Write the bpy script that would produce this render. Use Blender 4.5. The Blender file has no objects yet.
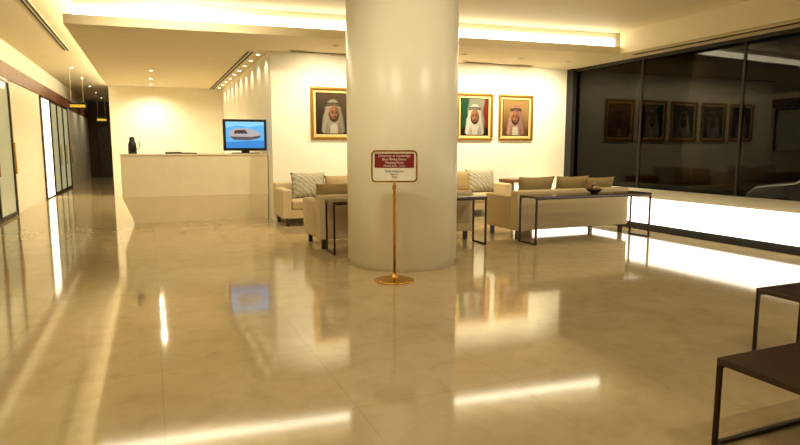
import bpy, bmesh, math, random
from mathutils import Matrix, Vector
random.seed(3)
S = bpy.context.scene
S.view_settings.view_transform = 'Standard'
S.view_settings.look = 'None'
S.view_settings.exposure = 0.05

# ---------------------------------------------------------------- materials
def srgb(r, g, b):
    f = lambda c: (c/255/12.92) if c/255 <= 0.04045 else ((c/255+0.055)/1.055)**2.4
    return (f(r), f(g), f(b), 1)
def mat(name, col, rough=0.5, metal=0.0, emit=None, es=0.0, noise=0.0, nscale=8.0, spec=0.5, bump=0.0):
    m = bpy.data.materials.new(name); m.use_nodes = True
    nt = m.node_tree; b = nt.nodes['Principled BSDF']
    b.inputs['Base Color'].default_value = col
    b.inputs['Roughness'].default_value = rough
    b.inputs['Metallic'].default_value = metal
    b.inputs['Specular IOR Level'].default_value = spec
    if emit:
        b.inputs['Emission Color'].default_value = emit
        b.inputs['Emission Strength'].default_value = es
    if noise > 0 or bump > 0:
        tc = nt.nodes.new('ShaderNodeTexCoord'); n = nt.nodes.new('ShaderNodeTexNoise')
        n.inputs['Scale'].default_value = nscale; n.inputs['Detail'].default_value = 4
        nt.links.new(tc.outputs['Object'], n.inputs['Vector'])
        if noise > 0:
            r = nt.nodes.new('ShaderNodeValToRGB')
            r.color_ramp.elements[0].position = 0.3; r.color_ramp.elements[1].position = 0.7
            r.color_ramp.elements[0].color = tuple(c*(1-noise) for c in col[:3])+(1,)
            r.color_ramp.elements[1].color = tuple(min(1, c*(1+noise)) for c in col[:3])+(1,)
            nt.links.new(n.outputs['Fac'], r.inputs['Fac'])
            nt.links.new(r.outputs['Color'], b.inputs['Base Color'])
        if bump > 0:
            bp = nt.nodes.new('ShaderNodeBump'); bp.inputs['Strength'].default_value = bump
            bp.inputs['Distance'].default_value = 0.01
            nt.links.new(n.outputs['Fac'], bp.inputs['Height'])
            nt.links.new(bp.outputs['Normal'], b.inputs['Normal'])
    return m

def floor_mat():
    m = bpy.data.materials.new('polished_marble'); m.use_nodes = True
    nt = m.node_tree; N = nt.nodes; L = nt.links; b = N['Principled BSDF']
    tc = N.new('ShaderNodeTexCoord')
    n1 = N.new('ShaderNodeTexNoise'); n1.inputs['Scale'].default_value = 1.8; n1.inputs['Detail'].default_value = 10; n1.inputs['Roughness'].default_value = 0.6; n1.inputs['Distortion'].default_value = 0.7
    n2 = N.new('ShaderNodeTexNoise'); n2.inputs['Scale'].default_value = 6; n2.inputs['Detail'].default_value = 8; n2.inputs['Distortion'].default_value = 0.8
    L.new(tc.outputs['Object'], n1.inputs['Vector']); L.new(tc.outputs['Object'], n2.inputs['Vector'])
    r1 = N.new('ShaderNodeValToRGB')
    r1.color_ramp.elements[0].position = 0.3; r1.color_ramp.elements[0].color = (0.48, 0.365, 0.19, 1)
    r1.color_ramp.elements[1].position = 0.7; r1.color_ramp.elements[1].color = (0.56, 0.44, 0.25, 1)
    L.new(n1.outputs['Fac'], r1.inputs['Fac'])
    r2 = N.new('ShaderNodeValToRGB')
    r2.color_ramp.elements[0].position = 0.3; r2.color_ramp.elements[0].color = (0.86, 0.83, 0.78, 1)
    r2.color_ramp.elements[1].position = 0.52; r2.color_ramp.elements[1].color = (1, 1, 1, 1)
    L.new(n2.outputs['Fac'], r2.inputs['Fac'])
    mx = N.new('ShaderNodeMix'); mx.data_type = 'RGBA'; mx.blend_type = 'MULTIPLY'; mx.inputs[0].default_value = 0.7
    L.new(r1.outputs['Color'], mx.inputs[6]); L.new(r2.outputs['Color'], mx.inputs[7])
    br = N.new('ShaderNodeTexBrick'); br.offset = 0.0; br.squash = 1
    br.inputs['Scale'].default_value = 1.0; br.inputs['Brick Width'].default_value = 0.9; br.inputs['Row Height'].default_value = 0.9
    br.inputs['Mortar Size'].default_value = 0.003; br.inputs['Mortar Smooth'].default_value = 0.3
    br.inputs['Color1'].default_value = (1, 1, 1, 1); br.inputs['Color2'].default_value = (0.94, 0.93, 0.915, 1)
    br.inputs['Mortar'].default_value = (0.78, 0.75, 0.68, 1)
    L.new(tc.outputs['Object'], br.inputs['Vector'])
    m2 = N.new('ShaderNodeMix'); m2.data_type = 'RGBA'; m2.blend_type = 'MULTIPLY'; m2.inputs[0].default_value = 0.85
    L.new(mx.outputs[2], m2.inputs[6]); L.new(br.outputs['Color'], m2.inputs[7])
    L.new(m2.outputs[2], b.inputs['Base Color'])
    b.inputs['Roughness'].default_value = 0.075
    b.inputs['IOR'].default_value = 1.7
    return m

WARM = (1.0, 0.88, 0.62)
M_floor = floor_mat()
M_wall = mat('cream_plaster', srgb(244, 238, 218), 0.6, noise=0.015, nscale=3)
M_ceil = mat('ceiling_paint', srgb(220, 206, 172), 0.7, noise=0.02, nscale=2)
M_col = mat('column_paint', srgb(242, 234, 208), 0.34, noise=0.015, nscale=2)
M_desk = mat('desk_stone', srgb(236, 222, 186), 0.3, noise=0.03, nscale=4)
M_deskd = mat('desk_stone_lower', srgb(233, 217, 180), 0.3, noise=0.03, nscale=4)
M_wood = mat('brown_wood', srgb(120, 72, 34), 0.4, noise=0.25, nscale=5)
M_dark = mat('dark_wenge', srgb(58, 38, 24), 0.22, noise=0.2, nscale=12)
M_iron = mat('dark_metal', srgb(52, 38, 24), 0.35, 0.6, noise=0.05)
M_black = mat('black_plastic', (0.01, 0.01, 0.011, 1), 0.25, noise=0.05)
M_slot = mat('slot_black', (0.012, 0.01, 0.008, 1), 0.6, noise=0.05)
M_gold = mat('brass', srgb(206, 160, 78), 0.22, 1.0, noise=0.04)
M_goldf = mat('gilt_frame', srgb(176, 130, 56), 0.35, 0.8, noise=0.12, nscale=30)
M_sofa = mat('sofa_fabric', srgb(202, 182, 142), 0.85, noise=0.05, nscale=60, bump=0.2)
M_sofac = mat('sofa_cushion_fabric', srgb(184, 164, 124), 0.85, noise=0.05, nscale=60, bump=0.2)
M_pil = mat('tan_pillow', srgb(158, 134, 88), 0.8, noise=0.12, nscale=30, bump=0.3)
def stripes():
    m = mat('patterned_pillow', srgb(170, 165, 150), 0.8)
    nt = m.node_tree; b = nt.nodes['Principled BSDF']
    tc = nt.nodes.new('ShaderNodeTexCoord'); w = nt.nodes.new('ShaderNodeTexWave')
    w.bands_direction = 'DIAGONAL'; w.inputs['Scale'].default_value = 7; w.inputs['Distortion'].default_value = 5.0; w.inputs['Detail Scale'].default_value = 1.5
    r = nt.nodes.new('ShaderNodeValToRGB')
    r.color_ramp.elements[0].color = srgb(146, 138, 116); r.color_ramp.elements[1].color = srgb(186, 178, 152)
    nt.links.new(tc.outputs['Object'], w.inputs['Vector']); nt.links.new(w.outputs['Fac'], r.inputs['Fac'])
    nt.links.new(r.outputs['Color'], b.inputs['Base Color']); return m
M_pils = stripes()
M_cove = mat('cove_light', (1, 1, 1, 1), 0.5, emit=(1.0, 0.92, 0.70, 1), es=9.0)
M_cove2 = mat('cove_light_side', (1, 1, 1, 1), 0.5, emit=(1.0, 0.88, 0.60, 1), es=17.0)
M_ledge = mat('backlit_panel', (1, 1, 1, 1), 0.4, emit=(1.0, 0.96, 0.82, 1), es=2.8)
M_doorl = mat('door_light', (1, 1, 1, 1), 0.4, emit=(1.0, 0.92, 0.64, 1), es=3.4)
M_lamp = mat('lamp_disc', (1, 1, 1, 1), 0.4, emit=(1.0, 0.9, 0.65, 1), es=8.0)
M_frost_glow = mat('frosted_green_glass_glow', srgb(160, 158, 120), 0.12, emit=(0.58, 0.54, 0.30, 1), es=0.55, noise=0.05, nscale=1)  # emission stands in for a lit room behind the panes
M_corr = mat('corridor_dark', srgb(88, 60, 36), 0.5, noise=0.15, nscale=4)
M_asph = mat('asphalt', (0.02, 0.02, 0.02, 1), 0.9, noise=0.2, nscale=20)
M_car = mat('car_paint', srgb(200, 195, 185), 0.3, 0.1, noise=0.02)
M_tire = mat('rubber', (0.01, 0.01, 0.01, 1), 0.8, noise=0.1)
M_white = mat('white_card', srgb(240, 232, 212), 0.5, noise=0.02)
M_red = mat('maroon_card', srgb(128, 30, 26), 0.4, noise=0.03)
M_ink = mat('ink', srgb(60, 40, 36), 0.5, noise=0.02)
M_let = mat('white_letters', srgb(250, 238, 220), 0.5, noise=0.01)

def glass_mat():
    m = bpy.data.materials.new('window_glass'); m.use_nodes = True
    nt = m.node_tree; N = nt.nodes; L = nt.links; N.clear()
    o = N.new('ShaderNodeOutputMaterial'); mx = N.new('ShaderNodeMixShader')
    t = N.new('ShaderNodeBsdfTransparent'); t.inputs['Color'].default_value = (0.5, 0.5, 0.48, 1)
    g = N.new('ShaderNodeBsdfGlossy'); g.inputs['Roughness'].default_value = 0.01; g.inputs['Color'].default_value = (0.25, 0.24, 0.215, 1)
    f = N.new('ShaderNodeFresnel'); f.inputs['IOR'].default_value = 1.5
    a = N.new('ShaderNodeMath'); a.operation = 'ADD'; a.inputs[1].default_value = 0.03
    L.new(f.outputs[0], a.inputs[0]); L.new(a.outputs[0], mx.inputs[0])
    L.new(t.outputs[0], mx.inputs[1]); L.new(g.outputs[0], mx.inputs[2]); L.new(mx.outputs[0], o.inputs['Surface'])
    return m
M_glass = glass_mat()

# ---------------------------------------------------------------- helpers
def group(name, loc=(0, 0, 0), rz=0.0):
    e = bpy.data.objects.new(name, None); S.collection.objects.link(e)
    e.location = loc; e.rotation_euler = (0, 0, rz); e.empty_display_size = 0.1
    return e
def finish(name, bm, m, parent=None, smooth=False, bevel=0.0, seg=2):
    bmesh.ops.recalc_face_normals(bm, faces=bm.faces)
    me = bpy.data.meshes.new(name); bm.to_mesh(me); bm.free()
    o = bpy.data.objects.new(name, me); S.collection.objects.link(o)
    me.materials.append(m)
    if smooth:
        for p in me.polygons: p.use_smooth = True
    if bevel > 0:
        md = o.modifiers.new('b', 'BEVEL'); md.width = bevel; md.segments = seg; md.limit_method = 'ANGLE'
        for p in me.polygons: p.use_smooth = True
        w = o.modifiers.new('wn', 'WEIGHTED_NORMAL')
    if parent: o.parent = parent
    return o
def box(name, x0, x1, y0, y1, z0, z1, m, parent=None, bevel=0.0, seg=2):
    bm = bmesh.new()
    bmesh.ops.create_cube(bm, size=1)
    for v in bm.verts:
        v.co = Vector((x0+(v.co.x+.5)*(x1-x0), y0+(v.co.y+.5)*(y1-y0), z0+(v.co.z+.5)*(z1-z0)))
    return finish(name, bm, m, parent, bevel=bevel, seg=seg)
def prism(name, pts, z0, z1, m, parent=None, bevel=0.0):
    bm = bmesh.new()
    a = [bm.verts.new((x, y, z0)) for x, y in pts]; b = [bm.verts.new((x, y, z1)) for x, y in pts]
    bm.faces.new(a[::-1]); bm.faces.new(b); n = len(pts)
    for i in range(n): bm.faces.new((a[i], a[(i+1) % n], b[(i+1) % n], b[i]))
    return finish(name, bm, m, parent, bevel=bevel)
def sideprism(name, pts, x0, x1, m, parent=None, bevel=0.0):   # pts (y,z) extruded along x
    bm = bmesh.new()
    a = [bm.verts.new((x0, y, z)) for y, z in pts]; b = [bm.verts.new((x1, y, z)) for y, z in pts]
    bm.faces.new(a); bm.faces.new(b[::-1]); n = len(pts)
    for i in range(n): bm.faces.new((a[i], b[i], b[(i+1) % n], a[(i+1) % n]))
    return finish(name, bm, m, parent, bevel=bevel)
def lathe(name, prof, m, parent=None, seg=48, c=(0, 0)):
    bm = bmesh.new(); rings = []
    for r, z in prof:
        rings.append([bm.verts.new((c[0]+r*math.cos(2*math.pi*i/seg), c[1]+r*math.sin(2*math.pi*i/seg), z)) for i in range(seg)])
    for k in range(len(rings)-1):
        for i in range(seg):
            bm.faces.new((rings[k][i], rings[k][(i+1) % seg], rings[k+1][(i+1) % seg], rings[k+1][i]))
    bm.faces.new(rings[0][::-1]); bm.faces.new(rings[-1])
    o = finish(name, bm, m, parent)
    for p in o.data.polygons: p.use_smooth = len(p.vertices) == 4
    return o
def face(name, pts, y, m, parent):    # flat polygon in XZ plane at local y, facing -Y
    bm = bmesh.new(); vs = [bm.verts.new((x, y, z)) for x, z in pts]; bm.faces.new(vs)
    return finish(name, bm, m, parent)
def ell(cx, cz, rx, rz, a0=0, a1=360, n=32):
    full = a1-a0 >= 360
    return [(cx+rx*math.cos(math.radians(a0+(a1-a0)*i/(n if full else n-1))), cz+rz*math.sin(math.radians(a0+(a1-a0)*i/(n if full else n-1)))) for i in range(n)]
def pillow(name, c, w, h, t, tilt, rz, m, parent):
    bm = bmesh.new(); n = 12; top = {}; bot = {}
    for i in range(n+1):
        for j in range(n+1):
            u = -1+2*i/n; v = -1+2*j/n
            k = max(0, (1-abs(u)**3)*(1-abs(v)**3))**0.55
            pin = 1-0.06*(1-abs(u)**2)*abs(v)
            pin2 = 1-0.06*(1-abs(v)**2)*abs(u)
            x = u*w/2*pin2; z = v*h/2*pin
            top[i, j] = bm.verts.new((x, -t/2*k, z))
            bot[i, j] = top[i, j] if (i in (0, n) or j in (0, n)) else bm.verts.new((x, t/2*k, z))
    for i in range(n):
        for j in range(n):
            bm.faces.new((top[i, j], top[i+1, j], top[i+1, j+1], top[i, j+1]))
            q = (bot[i, j], bot[i, j+1], bot[i+1, j+1], bot[i+1, j])
            if not all(a is b for a, b in zip(q, (top[i, j], top[i, j+1], top[i+1, j+1], top[i+1, j]))):
                bm.faces.new(q)
    o = finish(name, bm, m, parent, smooth=True)
    o.location = c; o.rotation_euler = (tilt, 0, rz); return o
def text(name, s, size, loc, m, parent, align='CENTER'):
    cu = bpy.data.curves.new(name, 'FONT'); cu.body = s; cu.size = size; cu.align_x = align; cu.align_y = 'CENTER'
    cu.extrude = 0.0006
    o = bpy.data.objects.new(name, cu); S.collection.objects.link(o); cu.materials.append(m)
    o.parent = parent; o.location = loc; o.rotation_euler = (math.pi/2, 0, 0); return o

# ---------------------------------------------------------------- room shell
ZS, ZH = 2.97, 3.35
XR = 8.46
box('floor', -2.7, 8.6, -4.1, 30.2, -0.1, 0.0, M_floor)
box('ceiling', -2.7, 8.6, -4.1, 30.2, ZH, ZH+0.1, M_ceil)
g = group('ceiling_dropped')
prism('soffit', [(-1.0, 9.35), (7.84, 8.5), (8.6, 8.5), (8.6, 30.1), (-1.0, 30.1)], ZS, ZS+0.13, M_ceil, g)
prism('soffit_core', [(-0.88, 9.46), (7.84, 8.61), (8.6, 8.61), (8.6, 30.1), (-0.88, 30.1)], ZS+0.13, ZH, M_wall, g)
box('soffit_window', 7.84, 8.6, -4.0, 8.5, ZS, ZH, M_ceil, g)
g = group('cove_strip_light')
prism('strip_front', [(-0.88, 9.44), (7.8, 8.595), (7.8, 8.605), (-0.88, 9.455)], ZS+0.13, ZS+0.27, M_cove, g)
box('strip_side', -0.9, -0.885, 9.45, 22, ZS+0.13, ZS+0.25, M_cove2, g)
box('wall_left', -2.7, -2.5, -4, 30, 0, ZH, M_wall)
box('trim_left_wood', -2.5, -2.47, 2, 30, 2.62, 2.92, M_wood)
box('wall_back', 2.0, 8.6, 10.6, 18.1, 0, ZS, M_wall)
box('wall_reception', -0.96, 2.0, 18.0, 18.1, 0, ZS, M_wall)
box('wall_corridor_right', -0.96, -0.86, 18.1, 30, 0, ZS, M_corr)
box('wall_corridor_end', -2.5, -0.96, 29.9, 30, 0, ZS+0.3, M_corr)
box('wall_rear', -2.5, 8.4, -4.1, -4, 0, ZH, M_wall)
g = group('door_end', (-1.75, 29.88, 0))
box('leaf', -0.4, 0.4, -0.03, 0, 0, 2.2, M_dark, g, 0.01)
box('handle', 0.28, 0.32, -0.07, -0.03, 0.95, 1.15, M_gold, g)
def glassdoor(name, y0, y1):
    g = group(name, (-2.5, 0, 0))
    box('pane', 0.002, 0.02, y0, y1, 0.06, 2.56, M_frost_glow, g)
    n = max(1, round((y1-y0)/1.4))
    for i in range(n+1):
        y = y0+(y1-y0)*i/n
        box('stile', 0, 0.05, y-0.04, y+0.04, 0, 2.6, M_dark if i in (0, n) else M_iron, g)
    box('head', 0, 0.05, y0, y1, 2.54, 2.6, M_dark, g); box('sill', 0, 0.05, y0, y1, 0, 0.07, M_iron, g)
    for i in range(n):
        y = y0+(y1-y0)*(i+0.92)/n
        lathe('handle', [(0.015, 0.8), (0.015, 1.4)], M_gold, g, 12, (0.09, y))
glassdoor('door_1', 9.4, 13.6)
glassdoor('door_2', 18.8, 22.5)
g = group('wall_light_panel', (-2.5, 0, 0))
box('frame', 0, 0.04, 17.3, 18.7, 0.0, 2.6, M_dark, g); box('lens', 0.04, 0.05, 17.45, 18.5, 0.04, 2.55, M_doorl, g)
# window wall
g = group('window_1', (XR, 0, 0))
box('glass', 0, 0.01, -4, 10.55, 0.5, ZS, M_glass, g)
for y in (10.52, 8.55, 6.5, 4.45, 2.4, 0.35, -1.7, -3.9):
    box('mullion', -0.012, 0.05, y-0.02, y+0.02, 0.0, ZS, M_slot, g)
box('head', -0.04, 0.06, -4, 10.6, ZS-0.06, ZS, M_slot, g)
box('corner_jamb', -0.1, 0.06, 10.4, 10.6, 0.0, ZS, M_slot, g)
box('upstand', 0.0, 0.06, -4, 10.6, 0, 0.5, M_slot, g)
g = group('window_ledge', (0, 0, 0))
box('plinth', 7.2, 8.44, -4, 10.58, 0, 0.12, M_slot, g)
box('lightbox', 7.15, 8.44, -4, 10.58, 0.12, 0.52, M_ledge, g)
box('top', 7.13, 8.44, -4, 10.58, 0.52, 0.55, M_wall, g)
def diff(x0, x1, y0, y1, z):
    g = group('linear_air_diffuser', ((x0+x1)/2, (y0+y1)/2, z))
    w = (x1-x0)/2; d = (y1-y0)/2
    box('frame', -w, w, -d, d, -0.012, 0, M_ceil, g)
    if w > d:
        for k in (-0.5, 0.5): box('slot', -w+0.02, w-0.02, k*d-d*0.3, k*d+d*0.3, -0.016, -0.012, M_slot, g)
    else:
        for k in (-0.5, 0.5): box('slot', k*w-w*0.3, k*w+w*0.3, -d+0.02, d-0.02, -0.016, -0.012, M_slot, g)
diff(5.7, 7.3, 10.3, 10.44, ZS); diff(2.3, 3.9, 10.3, 10.44, ZS)
diff(1.62, 1.76, 10.7, 17.9, ZS)
diff(8.0, 8.12, 2.0, 8.4, ZS)
diff(-1.58, -1.46, 8.0, 14.5, ZH)
def dl(x, y, z, power=None, ang=110, tgt=None, col=WARM, disc=True):  # builds the real downlights and the added fill spots alike
    g = group('downlight_or_fill', (x, y, z))
    lathe('ring', [(0.05, -0.012), (0.055, 0.0)], M_white if disc else M_ceil, g, 20)
    lathe('lens', [(0.028, -0.016), (0.028, -0.012)], M_lamp if disc else M_ceil, g, 20)
    if power:
        l = bpy.data.lights.new('downlight_or_fill_lamp', 'SPOT'); l.energy = power; l.spot_size = math.radians(ang)
        l.spot_blend = 0.9; l.shadow_soft_size = 0.03; l.color = col
        o = bpy.data.objects.new('lamp', l); S.collection.objects.link(o); o.parent = g; o.location = (0, 0, -0.04)
        if tgt:
            d = Vector(tgt)-Vector((x, y, z)); o.rotation_euler = d.to_track_quat('-Z', 'Y').to_euler()
for y in (14.1, 15.8, 17.2): dl(0.1, y, ZS, 160, 160)
for i in range(9): dl(1.86, 11.0+0.8*i, ZS, 9, 130)
for x in (2.9, 4.1, 5.3, 6.5, 7.6): dl(x, 9.6, ZS, 150 if x > 5 else 100, 150, (x, 10.6, 1.0), disc=False)
for p in ((0.3, 1.5), (0.3, 5.0), (5.5, 1.5), (5.5, 5.0), (-1.2, 3.2), (3.0, 0.5)): dl(p[0], p[1], ZH, 85, 160)  # added overhead spots, out of view, filling floor and foreground
dl(0.3, 7.6, ZH, 260, 120, (0.7, 11.0, 0.7)); dl(5.6, 6.0, ZH, 100, 120, (5.6, 8.5, 0.5))  # added spots above the frame, aimed at desk and sofas
dl(1.0, 3.9, ZH, 100, 100, (2.5, 6.0, 1.6)); dl(3.6, 3.6, ZH, 80, 100, (2.7, 6.0, 1.6))  # added out-of-view spots that brighten the column
for y in (17.5, 20, 22.5, 25, 27.5): dl(-1.75, y, ZH, 45, 150)

# ---------------------------------------------------------------- column
g = group('column', (2.62, 6.17, 0))
lathe('shaft', [(0.60, 0.0), (0.60, 0.05), (0.62, 0.06), (0.62, 3.34)], M_col, g, 96)

# ---------------------------------------------------------------- reception desk
g = group('reception_desk', (0, 11.0, 0))
X0, X1 = -0.47, 1.98
sideprism('front_panel', [(0, 0.46), (0, 1.17), (0.12, 1.17), (0.12, 0.46)], X0, X1, M_desk, g, 0.006)
bm = bmesh.new()
c = [(X0, 0.0, 0.46), (X1, 0.0, 0.46), (X1, 0.7, 0.46), (X0, 0.7, 0.46), (X0+0.17, 0.10, 0.0), (X1, 0.10, 0.0), (X1, 0.7, 0.0), (X0+0.17, 0.7, 0.0)]
v = [bm.verts.new(p) for p in c]
for f in ((0, 1, 2, 3), (4, 5, 6, 7), (0, 1, 5, 4), (1, 2, 6, 5), (2, 3, 7, 6), (3, 0, 4, 7)): bm.faces.new([v[i] for i in f])
finish('tapered_base', bm, M_deskd, g)
box('end_panel', X0, X0+0.1, 0.12, 0.7, 0.46, 1.17, M_desk, g)
box('counter_top', X0-0.015, X1, -0.02, 0.5, 1.17, 1.20, M_desk, g, 0.006)
box('work_top', X0+0.1, X1, 0.12, 0.75, 0.74, 0.78, M_dark, g)

# television
g = group('television', (1.62, 11.2, 1.2), math.radians(-4))
box('bezel', -0.39, 0.39, -0.03, 0.03, 0.05, 0.62, M_black, g, 0.01)
box('back', -0.28, 0.28, 0.03, 0.08, 0.1, 0.46, M_black, g, 0.02)
box('neck', -0.07, 0.07, -0.01, 0.05, 0.01, 0.08, M_black, g)
prism('foot', ell(0, 0.02, 0.25, 0.12), 0, 0.018, M_black, g, 0.004)
def em(n, c, s=1.0): return mat(n, (0, 0, 0, 1), 0.3, emit=c, es=s, noise=0)
face('sky', [(-0.34, 0.10), (0.34, 0.10), (0.34, 0.575), (-0.34, 0.575)], -0.0312, em('scr_sky', srgb(95, 180, 240), 1.05), g)
face('cloud', [(-0.34, 0.575), (0.34, 0.575), (0.34, 0.52), (0.05, 0.48), (-0.15, 0.51), (-0.34, 0.46)], -0.0316, em('scr_cloud', srgb(140, 210, 245), 1.05), g)
face('sea', [(-0.34, 0.10), (0.34, 0.10), (0.34, 0.24), (-0.34, 0.21)], -0.0318, em('scr_sea', srgb(60, 140, 215), 1.0), g)
face('hull', [(-0.29, 0.31), (-0.28, 0.41), (-0.20, 0.45), (0.02, 0.46), (0.16, 0.43), (0.29, 0.36), (0.26, 0.28), (0.05, 0.24), (-0.2, 0.25)], -0.0322, em('scr_hull', srgb(205, 195, 195), 0.8), g)
face('hull_side', [(-0.28, 0.31), (0.1, 0.30), (0.28, 0.33), (0.26, 0.28), (0.05, 0.24), (-0.2, 0.25)], -0.0326, em('scr_side', srgb(110, 100, 100), 0.7), g)
face('hull_window', [(-0.20, 0.36), (-0.18, 0.42), (0.0, 0.43), (0.05, 0.36)], -0.0330, em('scr_win', srgb(90, 70, 70), 0.6), g)
g = group('thermos_jug', (-0.28, 11.2, 1.2))
lathe('body', [(0.065, 0), (0.07, 0.02), (0.065, 0.17), (0.045, 0.22), (0.04, 0.25), (0.045, 0.27), (0.02, 0.29)], M_black, g, 24)
bm = bmesh.new()
pts = [(0.06, 0.23), (0.105, 0.21), (0.11, 0.12), (0.065, 0.07)]
for i in range(3):
    (xa, za), (xb, zb) = pts[i], pts[i+1]
    q = [bm.verts.new((x, y, z)) for x, y, z in ((xa, -.01, za), (xa, .01, za), (xa+.014, .01, za), (xa+.014, -.01, za), (xb, -.01, zb), (xb, .01, zb), (xb+.014, .01, zb), (xb+.014, -.01, zb))]
    for f in ((0, 1, 2, 3), (4, 5, 6, 7), (0, 1, 5, 4), (1, 2, 6, 5), (2, 3, 7, 6), (3, 0, 4, 7)): bm.faces.new([q[k] for k in f])
finish('handle', bm, M_black, g)
g = group('leather_folder', (0.50, 11.2, 1.2))
box('cover', -0.26, 0.26, -0.15, 0.15, 0, 0.015, M_black, g, 0.004)
box('pages', -0.24, 0.24, -0.13, 0.13, 0.015, 0.022, M_white, g)
box('flap', -0.26, 0.0, -0.15, 0.15, 0.022, 0.034, M_black, g, 0.003)

# ---------------------------------------------------------------- sofas & tables
def sofa(name, x, y, w, rot, pil=()):
    g = group(name, (x, y, 0), rot); h = w/2; d = 0.42
    for sx in (-1, 1):
        for sy in (-1, 1):
            box('leg', sx*(h-0.08)-0.025, sx*(h-0.08)+0.025, sy*(d-0.08)-0.025, sy*(d-0.08)+0.025, 0, 0.13, M_dark, g)
    box('base', -h+0.005, h-0.005, -d+0.01, d-0.005, 0.13, 0.28, M_sofa, g, 0.015)
    box('backrest', -h, h, d-0.17, d, 0.24, 0.70, M_sofa, g, 0.03, 3)
    for sx in (-1, 1):
        a, b = sorted((sx*h, sx*(h-0.15)))
        box('arm', a, b, -d, d-0.172, 0.14, 0.62, M_sofa, g, 0.03, 3)
    iw = (w-0.31)/2
    for k in (-1, 0):
        box('seat_cushion', k*iw+0.005, (k+1)*iw-0.005, -d-0.01, d-0.172, 0.282, 0.43, M_sofac, g, 0.035, 3)
    for (px, ph, pm, prz) in pil:
        pillow('pillow', (px, d-0.32, 0.42+ph/2), ph*1.35, ph, 0.16, math.radians(-14), prz, pm, g)
    return g
PI = math.pi
sofa('sofa', 3.00, 10.1, 2.05, 0, ((-0.46, 0.46, M_pils, 0), (0.1, 0.40, M_pil, 0.1), (0.62, 0.46, M_pils, 0)))
sofa('sofa', 5.40, 10.1, 2.05, 0, ((-0.55, 0.42, M_pil, 0), (0.10, 0.44, M_pil, 0.05), (0.62, 0.47, M_pils, -0.05)))
sofa('sofa', 3.06, 7.70, 2.25, PI, ((0.8, 0.42, M_pil, 0), (-0.6, 0.4, M_pil, 0)))
sofa('sofa', 5.75, 7.42, 2.05, PI, ((0.50, 0.47, M_pil, 0), (-0.16, 0.47, M_pil, 0.04), (-0.66, 0.44, M_pil, -.05)))

def console(name, x0, x1, y0, y1, h, t=0.022):
    g = group(name, ((x0+x1)/2, (y0+y1)/2, 0)); w = (x1-x0)/2; d = (y1-y0)/2
    box('top', -w, w, -d, d, h-0.03, h, M_dark, g, 0.004)
    for sx in (-1, 1):
        for sy in (-1, 1):
            cx = sx*(w-t/2-0.002); cy = sy*(d-t/2-0.002)
            box('leg', cx-t/2, cx+t/2, cy-t/2, cy+t/2, 0, h-0.03, M_iron, g)
        box('end_rail', sx*(w-t/2-0.002)-t/2, sx*(w-t/2-0.002)+t/2, -d+t, d-t, 0, t, M_iron, g)
    for sy in (-1, 1):
        cy = sy*(d-t/2-0.002)
        box('apron', -w+t, w-t, cy-t/2, cy+t/2, h-0.045, h-0.03, M_iron, g)
    return g
console('console_table', 2.0, 4.15, 6.84, 7.2, 0.655)
console('console_table', 4.70, 6.72, 6.5, 6.9, 0.655)
console('side_table', 3.50, 3.95, 1.4, 2.5, 0.42, 0.018)
g = console('side_table', 2.22, 3.1, 0.7, 1.74, 0.40, 0.018)
box('floor_rail', -0.42, 0.42, 0.498, 0.516, 0, 0.018, M_iron, g)
g = group('corner_side_table', (6.80, 10.1, 0))
box('top', -0.26, 0.26, -0.25, 0.25, 0.62, 0.68, M_wood, g, 0.005)
box('panel_l', -0.25, -0.21, -0.24, 0.24, 0, 0.62, M_wood, g); box('panel_r', 0.21, 0.25, -0.24, 0.24, 0, 0.62, M_wood, g)
box('shelf', -0.21, 0.21, -0.23, 0.23, 0.3, 0.33, M_wood, g)
g = group('decorative_bowl', (5.85, 6.72, 0.655))
lathe('bowl', [(0.05, 0), (0.055, 0.012), (0.09, 0.03), (0.12, 0.065), (0.115, 0.065), (0.08, 0.03), (0.02, 0.02)], M_iron, g, 32)
for i, (a, b, z) in enumerate(((0.05, 0, 0.07), (-0.04, 0.04, 0.07), (-0.03, -0.05, 0.07), (0.0, 0.0, 0.115))):
    bm = bmesh.new(); bmesh.ops.create_icosphere(bm, subdivisions=3, radius=0.038)
    o = finish('ball', bm, M_wood if i % 2 else M_pil, g, smooth=True); o.location = (a, b, z)

# ---------------------------------------------------------------- sign stand
g = group('sign_stand', (2.16, 5.28, 0), math.radians(-22.5))
lathe('base', [(0.19, 0), (0.19, 0.012), (0.16, 0.022), (0.06, 0.03), (0.03, 0.05), (0.022, 0.08)], M_gold, g, 64)
lathe('pole', [(0.013, 0.08), (0.013, 0.90), (0.02, 0.91), (0.02, 0.93), (0.012, 0.95), (0.012, 0.965)], M_gold, g, 24)
def rr(w, h, r, n=8):
    p = []
    for cx, cz, a in ((w-r, h-r, 0), (-w+r, h-r, 90), (-w+r, -h+r, 180), (w-r, -h+r, 270)):
        for i in range(n+1):
            t = math.radians(a+90*i/n); p.append((cx+r*math.cos(t), cz+r*math.sin(t)))
    return p
bm = bmesh.new(); zc = 1.125
def ringv(w, h, r, y): return [bm.verts.new((x, y, z+zc)) for x, z in rr(w, h, r)]
R1 = ringv(.224, .155, .045, -.012); R2 = ringv(.208, .139, .03, -.012); R3 = ringv(.224, .155, .045, .012); R4 = ringv(.208, .139, .03, .012)
n = len(R1)
for A, B in ((R1, R2), (R2, R4), (R4, R3), (R3, R1)):
    for i in range(n): bm.faces.new((A[i], A[(i+1) % n], B[(i+1) % n], B[i]))
finish('frame', bm, M_gold, g, bevel=0.003)
box('backing', -0.207, 0.207, -0.004, 0.006, zc-0.137, zc+0.137, M_white, g)
face('red_panel', [(-0.190, zc-0.015), (0.190, zc-0.015), (0.190, zc+0.122), (-0.190, zc+0.122)], -0.0055, M_red, g)
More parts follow.
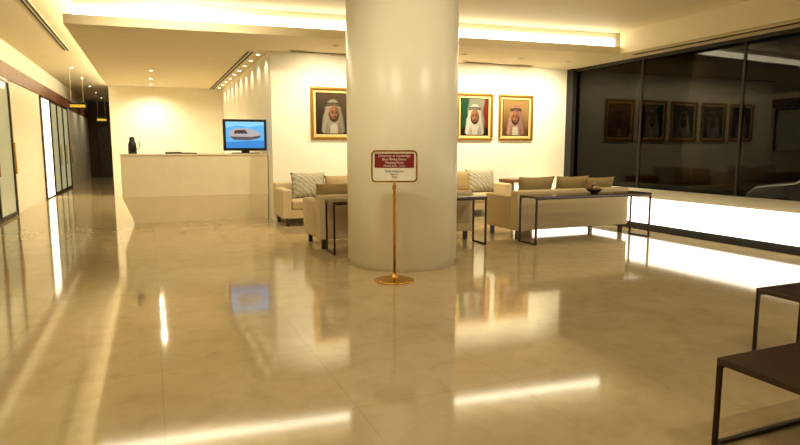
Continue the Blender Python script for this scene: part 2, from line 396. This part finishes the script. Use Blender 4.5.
text('line_1', 'University of Cambridge', 0.031, (0, -0.0075, zc+0.100), M_let, g)
text('line_2', 'Blue Mixing Dance', 0.031, (0, -0.0075, zc+0.067), M_let, g)
text('line_3', 'Meeting Point', 0.031, (0, -0.0075, zc+0.034), M_let, g)
text('line_4', 'Marina Suite - Level', 0.026, (0, -0.0075, zc+0.004), M_let, g)
text('line_5', 'Dubai Conference', 0.024, (0, -0.0075, zc-0.045), M_ink, g)
text('line_6', 'Hall 1st', 0.024, (0, -0.0075, zc-0.075), M_ink, g)
text('line_7', '19.00', 0.022, (0, -0.0075, zc-0.105), M_ink, g)

# ---------------------------------------------------------------- portraits (flat pictures painted per vertex on a fine grid)
def ss(e0, e1, x):
    t = max(0.0, min(1.0, (x-e0)/(e1-e0))); return t*t*(3-2*t)
def mixc(a, b, t): return tuple(a[i]*(1-t)+b[i]*t for i in range(3))
M_pic = bpy.data.materials.new('portrait_print'); M_pic.use_nodes = True
_n = M_pic.node_tree; _a = _n.nodes.new('ShaderNodeVertexColor'); _a.layer_name = 'Col'
_n.links.new(_a.outputs['Color'], _n.nodes['Principled BSDF'].inputs['Base Color']); _n.nodes['Principled BSDF'].inputs['Roughness'].default_value = 0.3
M_mount = mat('portrait_mount', srgb(226, 196, 128), 0.6, noise=0.02)
def portrait(x0, bg1, bg2, scarf, robe, turn=0.0, flag=False, check=False):
    w, h = 0.84, 0.94
    g = group('framed_portrait', (x0+w/2, 10.6, 1.455+h/2))
    a, b = w/2, h/2; f = 0.05
    box('frame_top', -a, a, -0.045, 0, b-f, b, M_goldf, g, 0.012); box('frame_bottom', -a, a, -0.045, 0, -b, -b+f, M_goldf, g, 0.012)
    box('frame_left', -a, -a+f, -0.045, 0, -b+f, b-f, M_goldf, g, 0.012); box('frame_right', a-f, a, -0.045, 0, -b+f, b-f, M_goldf, g, 0.012)
    face('mount', [(-a+f, -b+f), (a-f, -b+f), (a-f, b-f), (-a+f, b-f)], -0.012, M_mount, g)
    A, B = a-f-0.06, b-f-0.06
    box('slip', -A-0.014, A+0.014, -0.016, -0.012, -B-0.014, B+0.014, M_dark, g)
    skin = srgb(176, 122, 84)[:3]; skd = srgb(100, 60, 38)[:3]; bk = srgb(26, 18, 15)[:3]; wh = srgb(220, 212, 194)[:3]
    b1, b2, sc, rb = bg1[:3], bg2[:3], scarf[:3], robe[:3]
    def E(x, z, cx, cz, rx, rz, s=0.12):
        d = math.hypot((x-cx)/rx, (z-cz)/rz); return 1-ss(1-s, 1+s, d)
    def col(x, z):
        X = x/1.25; Z = (z+0.05)/1.25
        c = mixc(b1, b2, ss(-B, B, z+0.3*x))
        if flag:
            wv = 0.02*math.sin(z*14)
            c = mixc(c, srgb(28, 82, 50)[:3], 1-ss(-0.17, -0.13, x+wv))
            c = mixc(c, srgb(130, 36, 28)[:3], ss(0.19, 0.23, x+wv))
        top = -0.10-0.55*max(0, abs(X)-0.10)**1.3 - (0.35*max(0, abs(X)-0.2))
        r = 1-ss(top-0.008, top+0.008, Z)
        fold = 0.85+0.15*math.sin(X*60+Z*12)
        c = mixc(c, tuple(k*fold for k in rb), r)
        sh = 1-ss(0.05, 0.062, abs(X-turn*0.2)-0.1*(-0.12-Z)*0.5)
        c = mixc(c, tuple(k*0.92 for k in wh), sh*(1-ss(-0.11, -0.08, Z)))
        tr = math.exp(-((abs(X)-0.075-(-0.12-Z)*0.12)/0.01)**2)
        c = mixc(c, srgb(200, 160, 70)[:3], tr*r*0.8)
        if Z > 0.0: wsc = 0.125*math.sqrt(max(0, 1-((Z-0.06)/0.185)**2)) if Z > 0.06 else 0.125+0.03*(0.06-Z)/0.06
        else: wsc = 0.155+0.12*(-Z) if Z > -0.21 else 0.18-0.9*(-0.21-Z)
        s = (1-ss(wsc-0.008, wsc+0.008, abs(X)))*ss(-0.30, -0.26+0.1*abs(X), Z)*(1-ss(0.24, 0.25, Z))
        neck = E(X, Z, turn*0.3, -0.22, 0.075, 0.12, 0.1)
        s *= 1-neck
        sf = 0.80+0.20*math.sin(abs(X)*75+Z*14)*ss(0.09, 0.12, abs(X)+max(0, -Z)*0.2)
        sf *= 1-0.35*ss(0.0, 0.15, X)
        sc2 = sc
        if check and (math.sin(X*150)*math.sin(Z*150) > -0.05): sc2 = srgb(178, 62, 50)[:3]
        c = mixc(c, tuple(k*sf for k in sc2), s)
        for zz in (0.165, 0.19):
            zb = zz-1.2*X*X
            c = mixc(c, bk, math.exp(-((Z-zb)/0.011)**2)*(1-ss(0.105, 0.115, abs(X))))
        fx = X-turn*0.25
        fc = E(X, Z, turn*0.25, 0.04, 0.080, 0.122, 0.08)
        lit = 1-0.45*ss(-0.02, 0.075, fx)-0.15*ss(0.03, 0.08, -fx)
        fcol = tuple(k*lit for k in skin)
        fx2 = X-turn*0.45
        for sgn in (-1, 1):
            ex = sgn*0.030
            fcol = mixc(fcol, skd, 0.65*E(fx2, Z, ex, 0.055, 0.022, 0.017, 0.5))
            fcol = mixc(fcol, bk, 0.95*E(fx2, Z, ex, 0.053, 0.011, 0.006, 0.3))
            fcol = mixc(fcol, bk, 0.85*E(fx2, Z, ex, 0.078-0.3*abs(fx2-ex)*0.3, 0.023, 0.0055, 0.3))
        fcol = mixc(fcol, skd, 0.6*E(fx2, Z, 0.010, 0.022, 0.008, 0.035, 0.6))
        fcol = mixc(fcol, skd, 0.6*E(fx2, Z, 0.0, 0.002, 0.017, 0.007, 0.5))
        jaw = 1-E(fx, Z, 0.0, 0.055, 0.062, 0.095, 0.10)
        fcol = mixc(fcol, bk, 0.9*jaw*(1-ss(0.03, 0.06, Z)))
        fcol = mixc(fcol, bk, 0.85*E(fx2, Z, 0, -0.013, 0.034, 0.008, 0.4))
        fcol = mixc(fcol, srgb(140, 74, 60)[:3], 0.9*E(fx2, Z, 0, -0.026, 0.020, 0.006, 0.4))
        fcol = mixc(fcol, bk, 0.8*E(fx2, Z, 0, -0.060, 0.022, 0.020, 0.4))
        return mixc(c, fcol, fc)
    NX, NZ = 84, 100
    me = bpy.data.meshes.new('picture'); vs = []; cs = []; fs = []
    for j in range(NZ+1):
        for i in range(NX+1):
            x = -A+2*A*i/NX; z = -B+2*B*j/NZ
            vs.append((x, -0.0175, z)); cs.append(col(x, z))
    for j in range(NZ):
        for i in range(NX):
            k = j*(NX+1)+i; fs.append((k, k+1, k+NX+2, k+NX+1))
    me.from_pydata(vs, [], fs)
    at = me.color_attributes.new('Col', 'FLOAT_COLOR', 'POINT')
    for i, c in enumerate(cs): at.data[i].color = (max(0, c[0])*0.55, max(0, c[1])*0.55, max(0, c[2])*0.55, 1)
    me.materials.append(M_pic)
    o = bpy.data.objects.new('picture', me); S.collection.objects.link(o); o.parent = g
W = srgb(236, 228, 208)
portrait(2.70, srgb(40, 28, 18), srgb(92, 70, 44), srgb(195, 180, 152), srgb(34, 26, 20), turn=0.05)
portrait(3.69, srgb(120, 92, 50), srgb(150, 120, 80), W, srgb(60, 44, 30))
portrait(4.68, srgb(90, 80, 60), srgb(120, 110, 90), W, srgb(150, 140, 110))
portrait(5.67, srgb(110, 114, 98), srgb(150, 148, 126), W, srgb(28, 24, 22), flag=True)
portrait(6.65, srgb(120, 86, 46), srgb(180, 142, 86), srgb(220, 206, 186), srgb(120, 80, 40), turn=-0.03, check=True)

# ---------------------------------------------------------------- corridor hanging signs
M_amb = mat('amber_sign', (0, 0, 0, 1), 0.4, emit=srgb(220, 170, 50), es=1.2)
for x, y, z, w in ((-1.62, 17.0, 2.34, 0.34), (-1.55, 24.0, 2.30, 0.30)):
    g = group('hanging_corridor_sign', (x, y, z))
    box('board', -w/2-0.03, w/2+0.03, -0.03, 0.03, -0.08, 0.08, M_black, g, 0.005)
    box('lit_band', -w/2, w/2, -0.034, -0.03, -0.03, 0.04, M_amb, g)
    for s in (-1, 1): lathe('rod', [(0.006, 0.08), (0.006, ZH-z)], M_ceil, g, 8, (s*w*0.4, 0))

# ---------------------------------------------------------------- outside
box('ground_outside', 8.6, 40, -20, 40, -0.45, -0.35, M_asph)
g = group('parked_car', (12.4, 6.4, -0.35))
prof = [(-2.2, 0.35), (-2.25, 0.75), (-2.1, 0.95), (-1.6, 1.02), (-1.2, 1.42), (-0.4, 1.50), (0.5, 1.46), (1.2, 1.0), (2.0, 0.88), (2.25, 0.7), (2.25, 0.35), (1.8, 0.28), (-1.8, 0.28)]
sideprism('body', prof, -0.9, 0.9, M_car, g, 0.08)
for sx in (-1, 1):
    sideprism('side_window', [(-1.4, 1.05), (-1.1, 1.36), (-0.4, 1.42), (0.4, 1.39), (0.95, 1.03)], min(sx*0.885, sx*0.91), max(sx*0.885, sx*0.91), M_black, g)
    for yy in (-1.35, 1.4):
        bm = bmesh.new(); bmesh.ops.create_cone(bm, cap_ends=True, segments=40, radius1=0.34, radius2=0.34, depth=0.24, matrix=Matrix.Translation((sx*0.82, yy, 0.34)) @ Matrix.Rotation(PI/2, 4, 'Y'))
        finish('tyre', bm, M_tire, g, bevel=0.02)
        bm = bmesh.new(); bmesh.ops.create_cone(bm, cap_ends=True, segments=20, radius1=0.2, radius2=0.17, depth=0.26, matrix=Matrix.Translation((sx*0.825, yy, 0.34)) @ Matrix.Rotation(PI/2, 4, 'Y'))
        finish('hub', bm, M_car, g)
g = group('added_car_lamp', (9.9, 11.8, -0.35))  # lamp post added only to light the parked car
lathe('post', [(0.06, 0), (0.04, 4.0)], M_iron, g, 16)
box('head', -0.1, 0.5, -0.1, 0.1, 4.0, 4.1, M_iron, g, 0.02)
l = bpy.data.lights.new('added_car_light', 'SPOT'); l.energy = 450; l.spot_size = 1.6; l.color = (1, 0.88, 0.66); l.shadow_soft_size = 0.1
o = bpy.data.objects.new('added_car_spot', l); S.collection.objects.link(o); o.parent = g; o.location = (0.3, 0, 3.95)
o.rotation_euler = (Vector((12.0, 6.8, 0.5))-Vector((10.2, 11.8, 3.6))).to_track_quat('-Z', 'Y').to_euler()

# ---------------------------------------------------------------- world & camera
w = bpy.data.worlds.new('night'); S.world = w; w.use_nodes = True
w.node_tree.nodes['Background'].inputs[0].default_value = (0.004, 0.005, 0.007, 1)
w.node_tree.nodes['Background'].inputs[1].default_value = 1.0
cam = bpy.data.cameras.new('camera'); co = bpy.data.objects.new('camera', cam); S.collection.objects.link(co)
cam.sensor_width = 36; cam.lens = 590/800*36; cam.clip_end = 200
co.location = (0, 0, 1.3)
d = Vector((0.3844, 0.9146, -0.1253)); co.rotation_euler = d.to_track_quat('-Z', 'Y').to_euler()
S.camera = co
